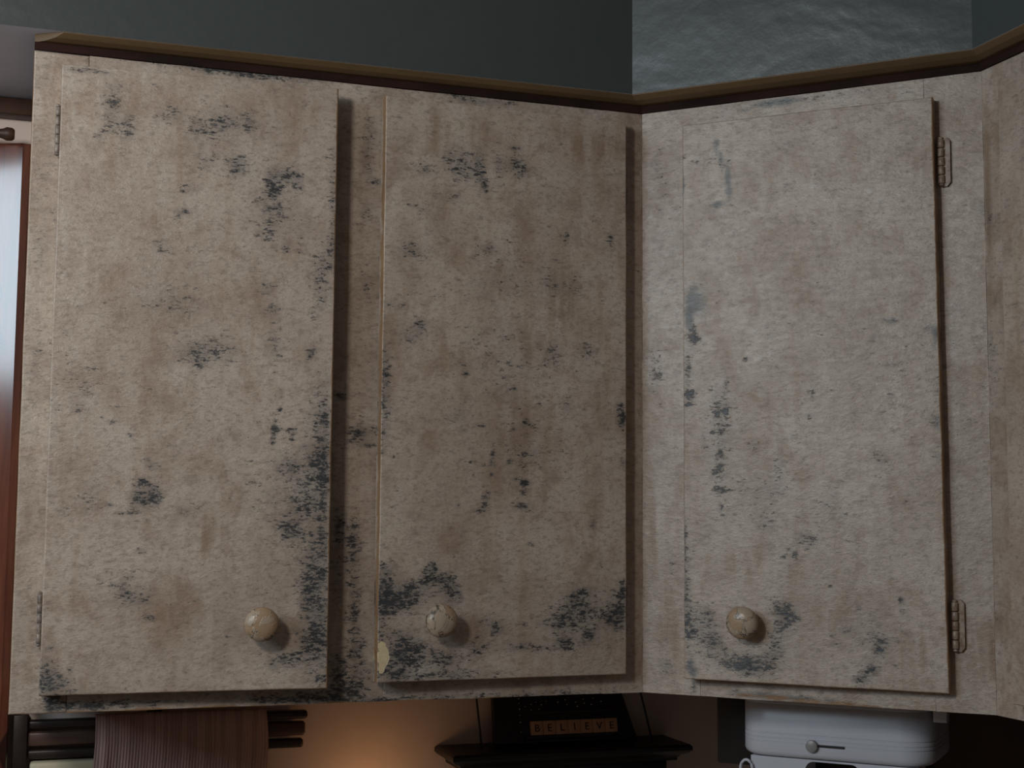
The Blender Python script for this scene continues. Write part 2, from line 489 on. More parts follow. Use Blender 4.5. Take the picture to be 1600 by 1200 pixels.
# ------------------------------------------------------------------ distressed boards
WEAR = {
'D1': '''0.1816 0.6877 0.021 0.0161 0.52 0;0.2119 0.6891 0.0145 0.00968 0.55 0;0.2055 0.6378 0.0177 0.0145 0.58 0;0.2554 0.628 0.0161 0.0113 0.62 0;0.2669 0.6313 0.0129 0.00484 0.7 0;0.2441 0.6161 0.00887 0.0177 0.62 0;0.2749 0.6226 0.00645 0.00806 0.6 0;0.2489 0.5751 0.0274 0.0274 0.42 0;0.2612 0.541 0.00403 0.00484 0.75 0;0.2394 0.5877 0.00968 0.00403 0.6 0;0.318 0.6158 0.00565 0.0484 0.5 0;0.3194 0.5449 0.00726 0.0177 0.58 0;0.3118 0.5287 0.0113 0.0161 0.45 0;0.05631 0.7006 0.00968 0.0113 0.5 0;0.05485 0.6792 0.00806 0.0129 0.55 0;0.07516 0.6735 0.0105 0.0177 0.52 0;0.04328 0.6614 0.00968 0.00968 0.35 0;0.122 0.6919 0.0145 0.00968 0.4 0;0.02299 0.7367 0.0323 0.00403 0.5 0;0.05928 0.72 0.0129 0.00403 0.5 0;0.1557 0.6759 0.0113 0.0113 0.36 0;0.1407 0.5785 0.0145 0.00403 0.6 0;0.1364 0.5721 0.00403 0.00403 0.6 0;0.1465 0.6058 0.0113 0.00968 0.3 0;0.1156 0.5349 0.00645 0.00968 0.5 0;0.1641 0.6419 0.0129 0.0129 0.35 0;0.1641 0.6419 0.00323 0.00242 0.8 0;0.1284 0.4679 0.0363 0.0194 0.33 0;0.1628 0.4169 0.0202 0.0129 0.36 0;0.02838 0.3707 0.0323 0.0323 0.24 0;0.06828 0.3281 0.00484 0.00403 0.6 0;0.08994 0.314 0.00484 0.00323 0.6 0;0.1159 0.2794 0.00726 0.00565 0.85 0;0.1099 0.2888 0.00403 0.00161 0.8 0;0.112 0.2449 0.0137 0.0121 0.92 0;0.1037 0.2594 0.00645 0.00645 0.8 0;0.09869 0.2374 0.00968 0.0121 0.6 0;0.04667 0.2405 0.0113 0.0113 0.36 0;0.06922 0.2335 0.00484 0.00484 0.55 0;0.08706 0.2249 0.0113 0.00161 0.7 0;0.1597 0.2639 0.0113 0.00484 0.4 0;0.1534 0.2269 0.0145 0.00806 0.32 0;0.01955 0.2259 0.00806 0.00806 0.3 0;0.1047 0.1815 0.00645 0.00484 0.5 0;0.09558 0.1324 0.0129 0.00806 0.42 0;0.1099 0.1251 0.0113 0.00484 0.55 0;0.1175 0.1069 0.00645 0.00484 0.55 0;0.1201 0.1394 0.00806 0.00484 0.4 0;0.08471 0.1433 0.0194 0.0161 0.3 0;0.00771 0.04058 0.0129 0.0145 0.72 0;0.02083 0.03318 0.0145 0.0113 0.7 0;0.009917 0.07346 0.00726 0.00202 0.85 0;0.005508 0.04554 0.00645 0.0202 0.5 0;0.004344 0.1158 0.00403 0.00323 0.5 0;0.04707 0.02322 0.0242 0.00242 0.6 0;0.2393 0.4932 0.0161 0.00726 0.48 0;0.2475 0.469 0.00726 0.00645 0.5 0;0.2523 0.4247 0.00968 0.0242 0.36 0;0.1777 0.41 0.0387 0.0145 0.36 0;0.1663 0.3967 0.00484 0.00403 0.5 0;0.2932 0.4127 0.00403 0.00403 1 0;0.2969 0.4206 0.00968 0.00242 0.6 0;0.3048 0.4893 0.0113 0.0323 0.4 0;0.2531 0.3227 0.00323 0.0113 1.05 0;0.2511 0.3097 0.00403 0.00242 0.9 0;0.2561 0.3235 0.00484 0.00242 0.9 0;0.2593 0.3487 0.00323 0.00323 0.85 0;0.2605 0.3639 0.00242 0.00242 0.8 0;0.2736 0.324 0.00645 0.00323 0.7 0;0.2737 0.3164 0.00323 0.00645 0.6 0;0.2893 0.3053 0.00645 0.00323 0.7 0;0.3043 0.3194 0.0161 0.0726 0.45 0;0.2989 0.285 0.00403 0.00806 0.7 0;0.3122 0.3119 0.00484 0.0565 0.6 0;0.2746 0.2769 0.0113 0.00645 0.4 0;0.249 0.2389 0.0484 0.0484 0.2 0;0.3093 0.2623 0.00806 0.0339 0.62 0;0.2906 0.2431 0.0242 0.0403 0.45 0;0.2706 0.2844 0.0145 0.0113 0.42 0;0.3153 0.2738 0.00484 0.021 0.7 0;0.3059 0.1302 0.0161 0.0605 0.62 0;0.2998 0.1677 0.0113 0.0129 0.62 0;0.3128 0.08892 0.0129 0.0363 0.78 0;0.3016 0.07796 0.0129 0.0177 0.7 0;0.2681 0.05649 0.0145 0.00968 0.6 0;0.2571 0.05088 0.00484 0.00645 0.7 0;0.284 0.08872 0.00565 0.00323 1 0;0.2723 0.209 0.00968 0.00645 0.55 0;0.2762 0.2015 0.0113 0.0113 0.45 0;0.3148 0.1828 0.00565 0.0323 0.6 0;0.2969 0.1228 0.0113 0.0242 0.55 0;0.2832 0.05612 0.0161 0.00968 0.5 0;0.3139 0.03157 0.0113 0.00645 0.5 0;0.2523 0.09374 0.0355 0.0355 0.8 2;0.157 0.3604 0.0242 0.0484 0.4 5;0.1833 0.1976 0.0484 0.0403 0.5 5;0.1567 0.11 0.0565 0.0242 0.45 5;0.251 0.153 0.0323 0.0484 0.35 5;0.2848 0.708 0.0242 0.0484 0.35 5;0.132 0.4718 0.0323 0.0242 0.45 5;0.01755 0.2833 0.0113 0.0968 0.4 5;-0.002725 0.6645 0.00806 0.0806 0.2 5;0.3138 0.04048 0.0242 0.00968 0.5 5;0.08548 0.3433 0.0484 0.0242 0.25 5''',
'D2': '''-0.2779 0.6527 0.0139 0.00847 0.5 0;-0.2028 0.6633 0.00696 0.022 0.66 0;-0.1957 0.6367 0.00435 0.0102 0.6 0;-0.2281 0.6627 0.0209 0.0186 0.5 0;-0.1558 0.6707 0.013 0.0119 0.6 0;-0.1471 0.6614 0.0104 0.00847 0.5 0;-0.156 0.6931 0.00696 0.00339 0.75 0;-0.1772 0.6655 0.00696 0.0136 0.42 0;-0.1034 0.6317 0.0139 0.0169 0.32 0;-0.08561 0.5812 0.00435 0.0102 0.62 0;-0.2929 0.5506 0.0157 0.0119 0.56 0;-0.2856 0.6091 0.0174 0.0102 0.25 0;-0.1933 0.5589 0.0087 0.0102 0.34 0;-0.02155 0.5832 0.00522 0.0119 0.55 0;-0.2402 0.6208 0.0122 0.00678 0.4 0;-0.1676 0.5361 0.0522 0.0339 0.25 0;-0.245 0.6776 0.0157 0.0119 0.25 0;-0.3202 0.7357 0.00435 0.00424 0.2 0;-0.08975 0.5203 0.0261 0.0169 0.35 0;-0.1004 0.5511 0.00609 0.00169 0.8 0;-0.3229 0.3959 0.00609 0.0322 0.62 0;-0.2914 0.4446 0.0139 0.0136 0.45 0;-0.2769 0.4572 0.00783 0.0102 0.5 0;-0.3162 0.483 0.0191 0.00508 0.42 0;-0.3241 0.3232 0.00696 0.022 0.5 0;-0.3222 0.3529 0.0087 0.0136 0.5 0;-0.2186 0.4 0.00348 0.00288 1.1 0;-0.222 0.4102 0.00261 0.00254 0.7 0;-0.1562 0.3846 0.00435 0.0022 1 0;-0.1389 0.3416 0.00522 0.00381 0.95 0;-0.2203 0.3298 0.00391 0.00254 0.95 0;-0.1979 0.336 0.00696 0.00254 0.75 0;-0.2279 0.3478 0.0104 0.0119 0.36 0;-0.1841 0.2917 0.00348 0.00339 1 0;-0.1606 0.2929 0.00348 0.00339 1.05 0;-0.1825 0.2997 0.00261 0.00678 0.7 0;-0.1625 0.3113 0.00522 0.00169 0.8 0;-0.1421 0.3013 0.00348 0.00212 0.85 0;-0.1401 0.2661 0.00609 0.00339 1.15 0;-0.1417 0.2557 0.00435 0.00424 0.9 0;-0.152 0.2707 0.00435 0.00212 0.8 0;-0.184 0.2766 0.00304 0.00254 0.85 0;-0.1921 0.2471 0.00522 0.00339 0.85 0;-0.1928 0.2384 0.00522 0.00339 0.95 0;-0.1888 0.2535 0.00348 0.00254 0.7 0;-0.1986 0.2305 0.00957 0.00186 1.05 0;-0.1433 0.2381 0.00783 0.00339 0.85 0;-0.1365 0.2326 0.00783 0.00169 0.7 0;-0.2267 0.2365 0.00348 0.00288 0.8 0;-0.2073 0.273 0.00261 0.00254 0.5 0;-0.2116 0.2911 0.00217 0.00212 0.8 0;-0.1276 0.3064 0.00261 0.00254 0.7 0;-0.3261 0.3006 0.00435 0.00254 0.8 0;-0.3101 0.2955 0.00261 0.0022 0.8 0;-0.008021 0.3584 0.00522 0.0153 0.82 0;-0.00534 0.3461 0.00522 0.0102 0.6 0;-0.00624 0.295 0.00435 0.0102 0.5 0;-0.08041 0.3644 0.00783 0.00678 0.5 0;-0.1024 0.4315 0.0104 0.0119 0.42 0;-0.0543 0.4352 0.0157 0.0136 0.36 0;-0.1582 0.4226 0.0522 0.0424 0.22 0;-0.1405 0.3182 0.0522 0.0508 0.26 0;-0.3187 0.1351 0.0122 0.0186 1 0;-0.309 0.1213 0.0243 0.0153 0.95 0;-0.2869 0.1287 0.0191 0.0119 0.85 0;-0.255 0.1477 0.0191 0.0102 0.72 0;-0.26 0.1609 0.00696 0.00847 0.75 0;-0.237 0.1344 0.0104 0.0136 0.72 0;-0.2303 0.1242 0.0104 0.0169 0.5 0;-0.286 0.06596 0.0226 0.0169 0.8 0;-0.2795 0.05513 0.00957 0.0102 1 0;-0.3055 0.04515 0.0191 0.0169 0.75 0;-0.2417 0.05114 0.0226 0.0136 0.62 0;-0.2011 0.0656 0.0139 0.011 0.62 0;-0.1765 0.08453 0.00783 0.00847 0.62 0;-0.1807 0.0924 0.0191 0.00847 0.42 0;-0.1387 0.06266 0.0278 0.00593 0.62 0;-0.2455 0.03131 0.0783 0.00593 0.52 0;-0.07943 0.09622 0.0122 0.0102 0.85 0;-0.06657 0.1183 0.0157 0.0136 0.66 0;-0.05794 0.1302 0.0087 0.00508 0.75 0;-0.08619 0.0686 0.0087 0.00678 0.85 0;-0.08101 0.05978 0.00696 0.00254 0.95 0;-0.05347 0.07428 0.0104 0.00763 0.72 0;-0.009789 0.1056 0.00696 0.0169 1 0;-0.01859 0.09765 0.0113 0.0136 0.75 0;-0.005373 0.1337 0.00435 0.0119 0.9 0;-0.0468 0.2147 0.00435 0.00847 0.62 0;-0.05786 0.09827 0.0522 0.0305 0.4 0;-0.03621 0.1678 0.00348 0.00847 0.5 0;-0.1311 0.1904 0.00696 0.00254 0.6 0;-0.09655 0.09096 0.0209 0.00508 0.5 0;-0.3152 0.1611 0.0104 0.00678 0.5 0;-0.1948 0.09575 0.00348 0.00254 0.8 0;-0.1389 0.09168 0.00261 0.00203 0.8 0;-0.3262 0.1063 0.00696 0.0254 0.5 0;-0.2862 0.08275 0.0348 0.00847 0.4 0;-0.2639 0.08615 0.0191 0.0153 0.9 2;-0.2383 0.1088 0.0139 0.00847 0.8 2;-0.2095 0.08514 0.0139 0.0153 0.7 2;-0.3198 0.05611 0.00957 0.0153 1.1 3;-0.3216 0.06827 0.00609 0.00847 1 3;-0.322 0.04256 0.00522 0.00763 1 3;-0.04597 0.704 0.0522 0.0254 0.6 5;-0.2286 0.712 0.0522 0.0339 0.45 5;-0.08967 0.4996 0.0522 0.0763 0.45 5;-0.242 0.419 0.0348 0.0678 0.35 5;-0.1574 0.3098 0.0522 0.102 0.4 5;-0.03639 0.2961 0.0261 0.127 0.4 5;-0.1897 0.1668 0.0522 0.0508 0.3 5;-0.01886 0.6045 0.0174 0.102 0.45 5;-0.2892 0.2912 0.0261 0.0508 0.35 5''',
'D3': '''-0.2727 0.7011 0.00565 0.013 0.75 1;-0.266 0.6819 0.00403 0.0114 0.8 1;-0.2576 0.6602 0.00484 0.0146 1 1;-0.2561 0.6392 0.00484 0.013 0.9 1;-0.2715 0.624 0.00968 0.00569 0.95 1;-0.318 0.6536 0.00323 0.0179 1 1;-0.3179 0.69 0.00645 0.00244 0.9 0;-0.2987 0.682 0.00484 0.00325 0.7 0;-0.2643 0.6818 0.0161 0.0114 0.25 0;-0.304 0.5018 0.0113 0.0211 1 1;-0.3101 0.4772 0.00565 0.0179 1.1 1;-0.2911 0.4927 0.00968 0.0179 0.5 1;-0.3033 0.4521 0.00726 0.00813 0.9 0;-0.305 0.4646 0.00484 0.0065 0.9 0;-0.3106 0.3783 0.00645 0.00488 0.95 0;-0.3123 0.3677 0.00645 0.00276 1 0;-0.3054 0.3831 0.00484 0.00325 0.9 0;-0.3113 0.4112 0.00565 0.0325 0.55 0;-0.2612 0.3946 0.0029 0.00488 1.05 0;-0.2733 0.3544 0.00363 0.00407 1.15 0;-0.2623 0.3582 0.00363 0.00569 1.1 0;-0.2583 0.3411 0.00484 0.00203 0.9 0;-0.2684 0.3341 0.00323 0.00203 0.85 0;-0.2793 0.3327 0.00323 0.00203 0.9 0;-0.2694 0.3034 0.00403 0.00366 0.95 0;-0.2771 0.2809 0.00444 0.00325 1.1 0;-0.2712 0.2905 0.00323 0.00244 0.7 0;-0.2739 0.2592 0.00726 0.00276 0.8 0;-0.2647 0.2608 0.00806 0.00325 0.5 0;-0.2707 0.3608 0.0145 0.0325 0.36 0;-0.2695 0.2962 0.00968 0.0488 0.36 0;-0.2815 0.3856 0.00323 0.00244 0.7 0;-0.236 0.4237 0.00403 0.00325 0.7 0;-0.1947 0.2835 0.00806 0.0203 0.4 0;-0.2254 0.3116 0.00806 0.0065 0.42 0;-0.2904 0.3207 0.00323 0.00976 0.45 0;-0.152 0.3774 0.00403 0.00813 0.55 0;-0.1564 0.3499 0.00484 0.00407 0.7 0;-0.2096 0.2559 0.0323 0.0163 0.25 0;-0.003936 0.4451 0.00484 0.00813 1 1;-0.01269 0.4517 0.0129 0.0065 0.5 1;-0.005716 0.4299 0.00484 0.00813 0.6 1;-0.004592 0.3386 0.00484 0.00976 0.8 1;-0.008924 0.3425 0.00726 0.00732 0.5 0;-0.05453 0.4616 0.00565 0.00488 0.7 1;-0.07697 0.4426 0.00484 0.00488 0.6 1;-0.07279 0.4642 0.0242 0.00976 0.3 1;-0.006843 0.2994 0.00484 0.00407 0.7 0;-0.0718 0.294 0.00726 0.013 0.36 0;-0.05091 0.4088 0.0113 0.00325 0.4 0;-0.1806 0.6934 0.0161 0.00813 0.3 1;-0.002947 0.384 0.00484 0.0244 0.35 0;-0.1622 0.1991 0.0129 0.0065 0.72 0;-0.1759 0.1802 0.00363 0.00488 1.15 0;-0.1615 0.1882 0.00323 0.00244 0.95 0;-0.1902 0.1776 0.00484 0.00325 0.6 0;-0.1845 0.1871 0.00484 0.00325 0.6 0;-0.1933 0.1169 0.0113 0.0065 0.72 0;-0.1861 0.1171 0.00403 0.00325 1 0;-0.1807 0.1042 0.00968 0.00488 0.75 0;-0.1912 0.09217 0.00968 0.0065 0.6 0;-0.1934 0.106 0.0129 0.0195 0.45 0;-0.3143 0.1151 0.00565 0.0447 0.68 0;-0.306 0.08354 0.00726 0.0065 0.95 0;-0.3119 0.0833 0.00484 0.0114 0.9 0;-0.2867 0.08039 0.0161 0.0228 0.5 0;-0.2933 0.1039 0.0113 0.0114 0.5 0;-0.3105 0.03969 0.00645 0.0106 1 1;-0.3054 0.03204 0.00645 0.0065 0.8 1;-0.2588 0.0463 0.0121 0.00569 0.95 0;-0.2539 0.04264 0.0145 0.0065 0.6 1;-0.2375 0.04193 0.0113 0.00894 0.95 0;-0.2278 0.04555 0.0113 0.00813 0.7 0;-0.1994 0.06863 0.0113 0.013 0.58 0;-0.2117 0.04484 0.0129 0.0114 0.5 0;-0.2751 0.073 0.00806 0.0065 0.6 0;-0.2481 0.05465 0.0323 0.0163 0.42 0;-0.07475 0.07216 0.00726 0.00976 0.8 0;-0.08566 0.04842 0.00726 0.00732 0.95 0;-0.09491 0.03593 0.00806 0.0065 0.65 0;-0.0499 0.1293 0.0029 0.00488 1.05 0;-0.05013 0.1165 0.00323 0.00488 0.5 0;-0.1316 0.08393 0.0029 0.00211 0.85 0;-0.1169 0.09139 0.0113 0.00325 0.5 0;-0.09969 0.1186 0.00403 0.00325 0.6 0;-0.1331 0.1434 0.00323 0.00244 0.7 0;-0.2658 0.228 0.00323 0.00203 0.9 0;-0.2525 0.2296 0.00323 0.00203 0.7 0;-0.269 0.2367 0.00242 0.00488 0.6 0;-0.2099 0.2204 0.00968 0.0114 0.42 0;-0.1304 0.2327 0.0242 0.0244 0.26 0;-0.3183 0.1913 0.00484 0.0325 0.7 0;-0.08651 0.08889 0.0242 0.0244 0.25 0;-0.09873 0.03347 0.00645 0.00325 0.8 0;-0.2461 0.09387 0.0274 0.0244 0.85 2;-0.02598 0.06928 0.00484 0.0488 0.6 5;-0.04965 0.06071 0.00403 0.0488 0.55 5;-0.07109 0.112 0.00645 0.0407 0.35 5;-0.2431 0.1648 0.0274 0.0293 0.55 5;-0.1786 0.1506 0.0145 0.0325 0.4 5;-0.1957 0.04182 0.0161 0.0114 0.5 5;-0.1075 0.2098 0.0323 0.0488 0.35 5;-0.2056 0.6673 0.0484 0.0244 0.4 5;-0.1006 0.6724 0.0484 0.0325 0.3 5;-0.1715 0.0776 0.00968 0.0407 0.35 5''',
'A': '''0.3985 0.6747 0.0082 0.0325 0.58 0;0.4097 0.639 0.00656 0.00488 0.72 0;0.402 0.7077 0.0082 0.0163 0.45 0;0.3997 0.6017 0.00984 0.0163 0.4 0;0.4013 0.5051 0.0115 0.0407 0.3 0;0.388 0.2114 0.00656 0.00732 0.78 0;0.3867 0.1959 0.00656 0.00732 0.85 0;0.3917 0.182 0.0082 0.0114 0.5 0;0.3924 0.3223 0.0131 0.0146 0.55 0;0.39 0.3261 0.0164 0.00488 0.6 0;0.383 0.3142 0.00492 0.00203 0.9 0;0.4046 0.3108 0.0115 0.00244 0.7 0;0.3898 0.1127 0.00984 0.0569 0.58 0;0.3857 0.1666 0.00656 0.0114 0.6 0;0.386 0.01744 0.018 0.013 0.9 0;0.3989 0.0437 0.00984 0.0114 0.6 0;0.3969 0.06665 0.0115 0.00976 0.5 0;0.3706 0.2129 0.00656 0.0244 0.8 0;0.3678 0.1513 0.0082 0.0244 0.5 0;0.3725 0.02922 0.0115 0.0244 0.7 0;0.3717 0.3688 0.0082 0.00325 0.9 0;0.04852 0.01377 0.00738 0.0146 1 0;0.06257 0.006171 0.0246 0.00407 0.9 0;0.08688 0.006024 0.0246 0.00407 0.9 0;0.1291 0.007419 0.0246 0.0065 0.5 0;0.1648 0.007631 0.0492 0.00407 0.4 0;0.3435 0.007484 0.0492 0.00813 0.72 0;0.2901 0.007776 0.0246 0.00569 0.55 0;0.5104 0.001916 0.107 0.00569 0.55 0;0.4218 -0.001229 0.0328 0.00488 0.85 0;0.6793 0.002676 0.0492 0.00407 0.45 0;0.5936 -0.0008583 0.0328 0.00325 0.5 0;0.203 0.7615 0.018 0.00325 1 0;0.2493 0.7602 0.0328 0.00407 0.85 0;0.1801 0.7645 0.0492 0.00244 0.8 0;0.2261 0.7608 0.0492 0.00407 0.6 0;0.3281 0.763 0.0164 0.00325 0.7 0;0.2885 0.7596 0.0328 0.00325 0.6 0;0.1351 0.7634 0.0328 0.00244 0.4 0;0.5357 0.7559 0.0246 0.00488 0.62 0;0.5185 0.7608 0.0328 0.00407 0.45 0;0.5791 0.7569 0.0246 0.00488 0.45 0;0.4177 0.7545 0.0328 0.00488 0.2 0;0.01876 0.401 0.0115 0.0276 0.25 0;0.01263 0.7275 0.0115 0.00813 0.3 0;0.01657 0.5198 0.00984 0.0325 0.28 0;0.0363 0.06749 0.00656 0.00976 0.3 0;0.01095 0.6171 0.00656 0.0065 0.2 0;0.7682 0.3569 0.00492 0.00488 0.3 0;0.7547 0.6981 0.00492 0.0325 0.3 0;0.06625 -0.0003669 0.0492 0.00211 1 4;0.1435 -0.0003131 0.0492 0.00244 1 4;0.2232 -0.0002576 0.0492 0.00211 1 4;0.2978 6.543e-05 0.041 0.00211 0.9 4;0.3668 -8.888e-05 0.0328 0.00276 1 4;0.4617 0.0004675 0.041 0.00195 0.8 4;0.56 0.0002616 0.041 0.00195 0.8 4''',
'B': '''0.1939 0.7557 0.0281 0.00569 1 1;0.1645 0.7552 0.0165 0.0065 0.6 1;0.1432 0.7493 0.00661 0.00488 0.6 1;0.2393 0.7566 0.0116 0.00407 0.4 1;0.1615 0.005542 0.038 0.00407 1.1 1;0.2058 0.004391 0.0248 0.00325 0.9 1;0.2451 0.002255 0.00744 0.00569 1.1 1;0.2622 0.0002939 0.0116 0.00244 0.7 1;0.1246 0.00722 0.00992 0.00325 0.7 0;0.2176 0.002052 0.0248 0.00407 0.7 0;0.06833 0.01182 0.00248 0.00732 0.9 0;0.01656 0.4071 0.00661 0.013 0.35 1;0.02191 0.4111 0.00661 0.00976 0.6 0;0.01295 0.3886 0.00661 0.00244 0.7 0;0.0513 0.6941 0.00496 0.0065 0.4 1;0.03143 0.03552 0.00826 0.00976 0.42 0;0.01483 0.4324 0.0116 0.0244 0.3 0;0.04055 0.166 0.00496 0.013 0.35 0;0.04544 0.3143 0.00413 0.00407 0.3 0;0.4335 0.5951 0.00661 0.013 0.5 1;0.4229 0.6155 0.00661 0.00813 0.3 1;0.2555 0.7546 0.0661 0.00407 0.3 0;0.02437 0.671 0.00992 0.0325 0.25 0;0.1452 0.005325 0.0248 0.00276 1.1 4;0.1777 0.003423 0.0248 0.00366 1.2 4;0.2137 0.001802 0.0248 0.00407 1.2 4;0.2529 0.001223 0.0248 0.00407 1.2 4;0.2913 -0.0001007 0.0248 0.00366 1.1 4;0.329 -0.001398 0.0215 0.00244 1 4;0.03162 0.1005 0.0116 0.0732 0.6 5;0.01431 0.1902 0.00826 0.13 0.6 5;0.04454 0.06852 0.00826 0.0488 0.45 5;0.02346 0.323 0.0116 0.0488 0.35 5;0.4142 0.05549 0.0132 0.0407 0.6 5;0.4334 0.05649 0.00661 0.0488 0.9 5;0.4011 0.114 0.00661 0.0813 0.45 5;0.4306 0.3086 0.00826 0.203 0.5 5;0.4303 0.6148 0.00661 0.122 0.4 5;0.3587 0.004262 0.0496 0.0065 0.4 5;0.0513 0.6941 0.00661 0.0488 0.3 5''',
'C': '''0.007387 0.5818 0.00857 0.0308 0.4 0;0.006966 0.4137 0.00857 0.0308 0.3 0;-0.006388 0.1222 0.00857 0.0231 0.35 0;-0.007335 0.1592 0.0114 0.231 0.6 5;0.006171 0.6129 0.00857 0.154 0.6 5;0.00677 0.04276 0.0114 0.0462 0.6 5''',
}

WEARS = {}
for key, txt in WEAR.items():
    WEARS[key] = np.array([[float(x) for x in it.split()] for it in txt.split(';')])


def smooth_noise(t, seed, f):
    return mnoise.noise(Vector((t * f, seed * 7.31, seed * 1.7)))


def board(name, parent, x0, x1, z0, z1, front, thick, wear_key, res=0.004, bevel=0.0016, skew=0.0, jitter=0.00022,
          loc=None, rot=None, edge_all=True, round_tr=0.0, seed=0, edge_sides='lrbt'):
    """A painted board: dense front with worn dabs in vertex attributes, rounded edges, plain back.
    Front faces -y at y = front; skew widens the right edge towards the bottom."""
    nx = max(2, int(round((x1 - x0) / res)))
    nz = max(2, int(round((z1 - z0) / res)))
    b = bevel
    fx = np.concatenate([[0, 0.3 * b], np.linspace(b, (x1 - x0) - b, nx), [(x1 - x0) - 0.3 * b, (x1 - x0)]])
    fz = np.concatenate([[0, 0.3 * b], np.linspace(b, (z1 - z0) - b, nz), [(z1 - z0) - 0.3 * b, (z1 - z0)]])
    NX, NZ = len(fx), len(fz)
    X, Z = np.meshgrid(x0 + fx, z0 + fz)
    hz = (Z - z0) / (z1 - z0)
    X = X + skew * ((X - x0) / (x1 - x0)) * (0.5 - hz) * 2
    dx = np.full(NX, 0.0); dx[[0, -1]] = 1.0; dx[[1, -2]] = 0.3
    dz = np.full(NZ, 0.0); dz[[0, -1]] = 1.0; dz[[1, -2]] = 0.3
    D = np.maximum(dx[None, :], dz[:, None]) * b
    # hand-cut unevenness of the outline, fading inwards
    for arr, axis in ((X, 0), (Z, 1)):
        pass
    wl = np.array([smooth_noise(z, 1 + seed, 17.0) for z in Z[:, 0]]) * jitter * 2
    wr = np.array([smooth_noise(z, 2 + seed, 17.0) for z in Z[:, 0]]) * jitter * 2
    wb = np.array([smooth_noise(x, 3 + seed, 17.0) for x in X[0]]) * jitter * 2
    wt = np.array([smooth_noise(x, 4 + seed, 17.0) for x in X[0]]) * jitter * 2
    fade = 0.02
    X = X + wl[:, None] * np.clip(1 - fx[None, :] / fade, 0, 1) + wr[:, None] * np.clip(1 - (fx[-1] - fx)[None, :] / fade, 0, 1)
    Z = Z + wb[None, :] * np.clip(1 - fz[:, None] / fade, 0, 1) + wt[None, :] * np.clip(1 - (fz[-1] - fz)[:, None] / fade, 0, 1)
    if round_tr > 0:
        cx, cz = X[-1, -1] - round_tr, Z[-1, -1] - round_tr
        q = (X > cx) & (Z > cz)
        rx, rz = X - cx, Z - cz
        m = np.maximum(rx, rz)
        L = np.sqrt(rx ** 2 + rz ** 2) + 1e-9
        X = np.where(q, cx + rx * m / L, X)
        Z = np.where(q, cz + rz * m / L, Z)
    Y = front + D
    nv = NX * NZ
    verts = np.stack([X.ravel(), Y.ravel(), Z.ravel()], 1)
    idx = np.arange(nv).reshape(NZ, NX)
    quads = np.stack([idx[:-1, :-1].ravel(), idx[:-1, 1:].ravel(), idx[1:, 1:].ravel(), idx[1:, :-1].ravel()], 1)
    ring = np.concatenate([idx[0, :-1], idx[:-1, -1], idx[-1, :0:-1], idx[:0:-1, 0]])
    back = verts[ring].copy()
    back[:, 1] = front + thick
    allv = np.concatenate([verts, back])
    bi = nv + np.arange(len(ring))
    n = len(ring)
    faces = quads.tolist()
    for k in range(n):
        k2 = (k + 1) % n
        faces.append([int(ring[k2]), int(ring[k]), int(bi[k]), int(bi[k2])])
    faces.append([int(i) for i in bi])
    me = bpy.data.meshes.new(name)
    me.from_pydata(allv.tolist(), [], faces)
    keep = np.ones(len(allv)); ghost = np.ones(len(allv)); chip = np.zeros(len(allv))
    px, pz = allv[:, 0], allv[:, 2]
    neg = np.ones(len(allv)); worn = np.zeros(len(allv)); glaze_shade = np.zeros(len(allv))
    if wear_key:
        for (bx, bz, rx, rz, s, k) in WEARS[wear_key]:
            if k == 0 and rx > 0.0055 and rz > 0.003:
                rx, rz = rx * 1.14, rz * 1.14
            if bx + 4 * rx < x0 - 0.01 or bx - 4 * rx > x1 + 0.01:
                continue
            g = s * np.exp(-0.95 * (((px - bx) / rx) ** 2 + ((pz - bz) / rz) ** 2))
            g = np.clip(g, 0, 1)
            if k == 0:
                keep *= 1 - g * 0.98
            elif k == 1:
                ghost *= 1 - g * 0.98
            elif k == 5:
                glaze_shade = np.maximum(glaze_shade, g)
            elif k == 4:
                worn = np.maximum(worn, g)
            elif k == 2:
                neg *= 1 - g
            else:
                chip = np.maximum(chip, g)
    wear = (1 - keep) * neg * 0.95
    smear = (1 - ghost)
    e2 = np.zeros((NZ, NX))
    if 'l' in edge_sides:
        e2[:, 0] = 1; e2[:, 1] = np.maximum(e2[:, 1], 0.75)
    if 'r' in edge_sides:
        e2[:, -1] = 1; e2[:, -2] = np.maximum(e2[:, -2], 0.9); e2[:, -3] = np.maximum(e2[:, -3], 0.6)
    if 'b' in edge_sides:
        e2[0, :] = 1; e2[1, :] = np.maximum(e2[1, :], 0.75)
    if 't' in edge_sides:
        e2[-1, :] = 1; e2[-2, :] = np.maximum(e2[-2, :], 0.6)
    edge = np.maximum(np.concatenate([e2.ravel(), np.full(n, 0.45)]), worn)
    for nm, arr in (('wear', wear), ('smear', smear), ('edge', edge), ('chip', chip), ('glaze_shade', glaze_shade)):
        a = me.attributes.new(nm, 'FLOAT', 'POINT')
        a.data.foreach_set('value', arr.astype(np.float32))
    me.materials.append(M_PAINT)
    me.validate()
    me.update()
    o = bpy.data.objects.new(name, me)
    COL.objects.link(o)
    if loc is not None:
        o.location = loc
    if rot is not None:
        o.rotation_euler = rot
    parent_to(o, parent)
    return o


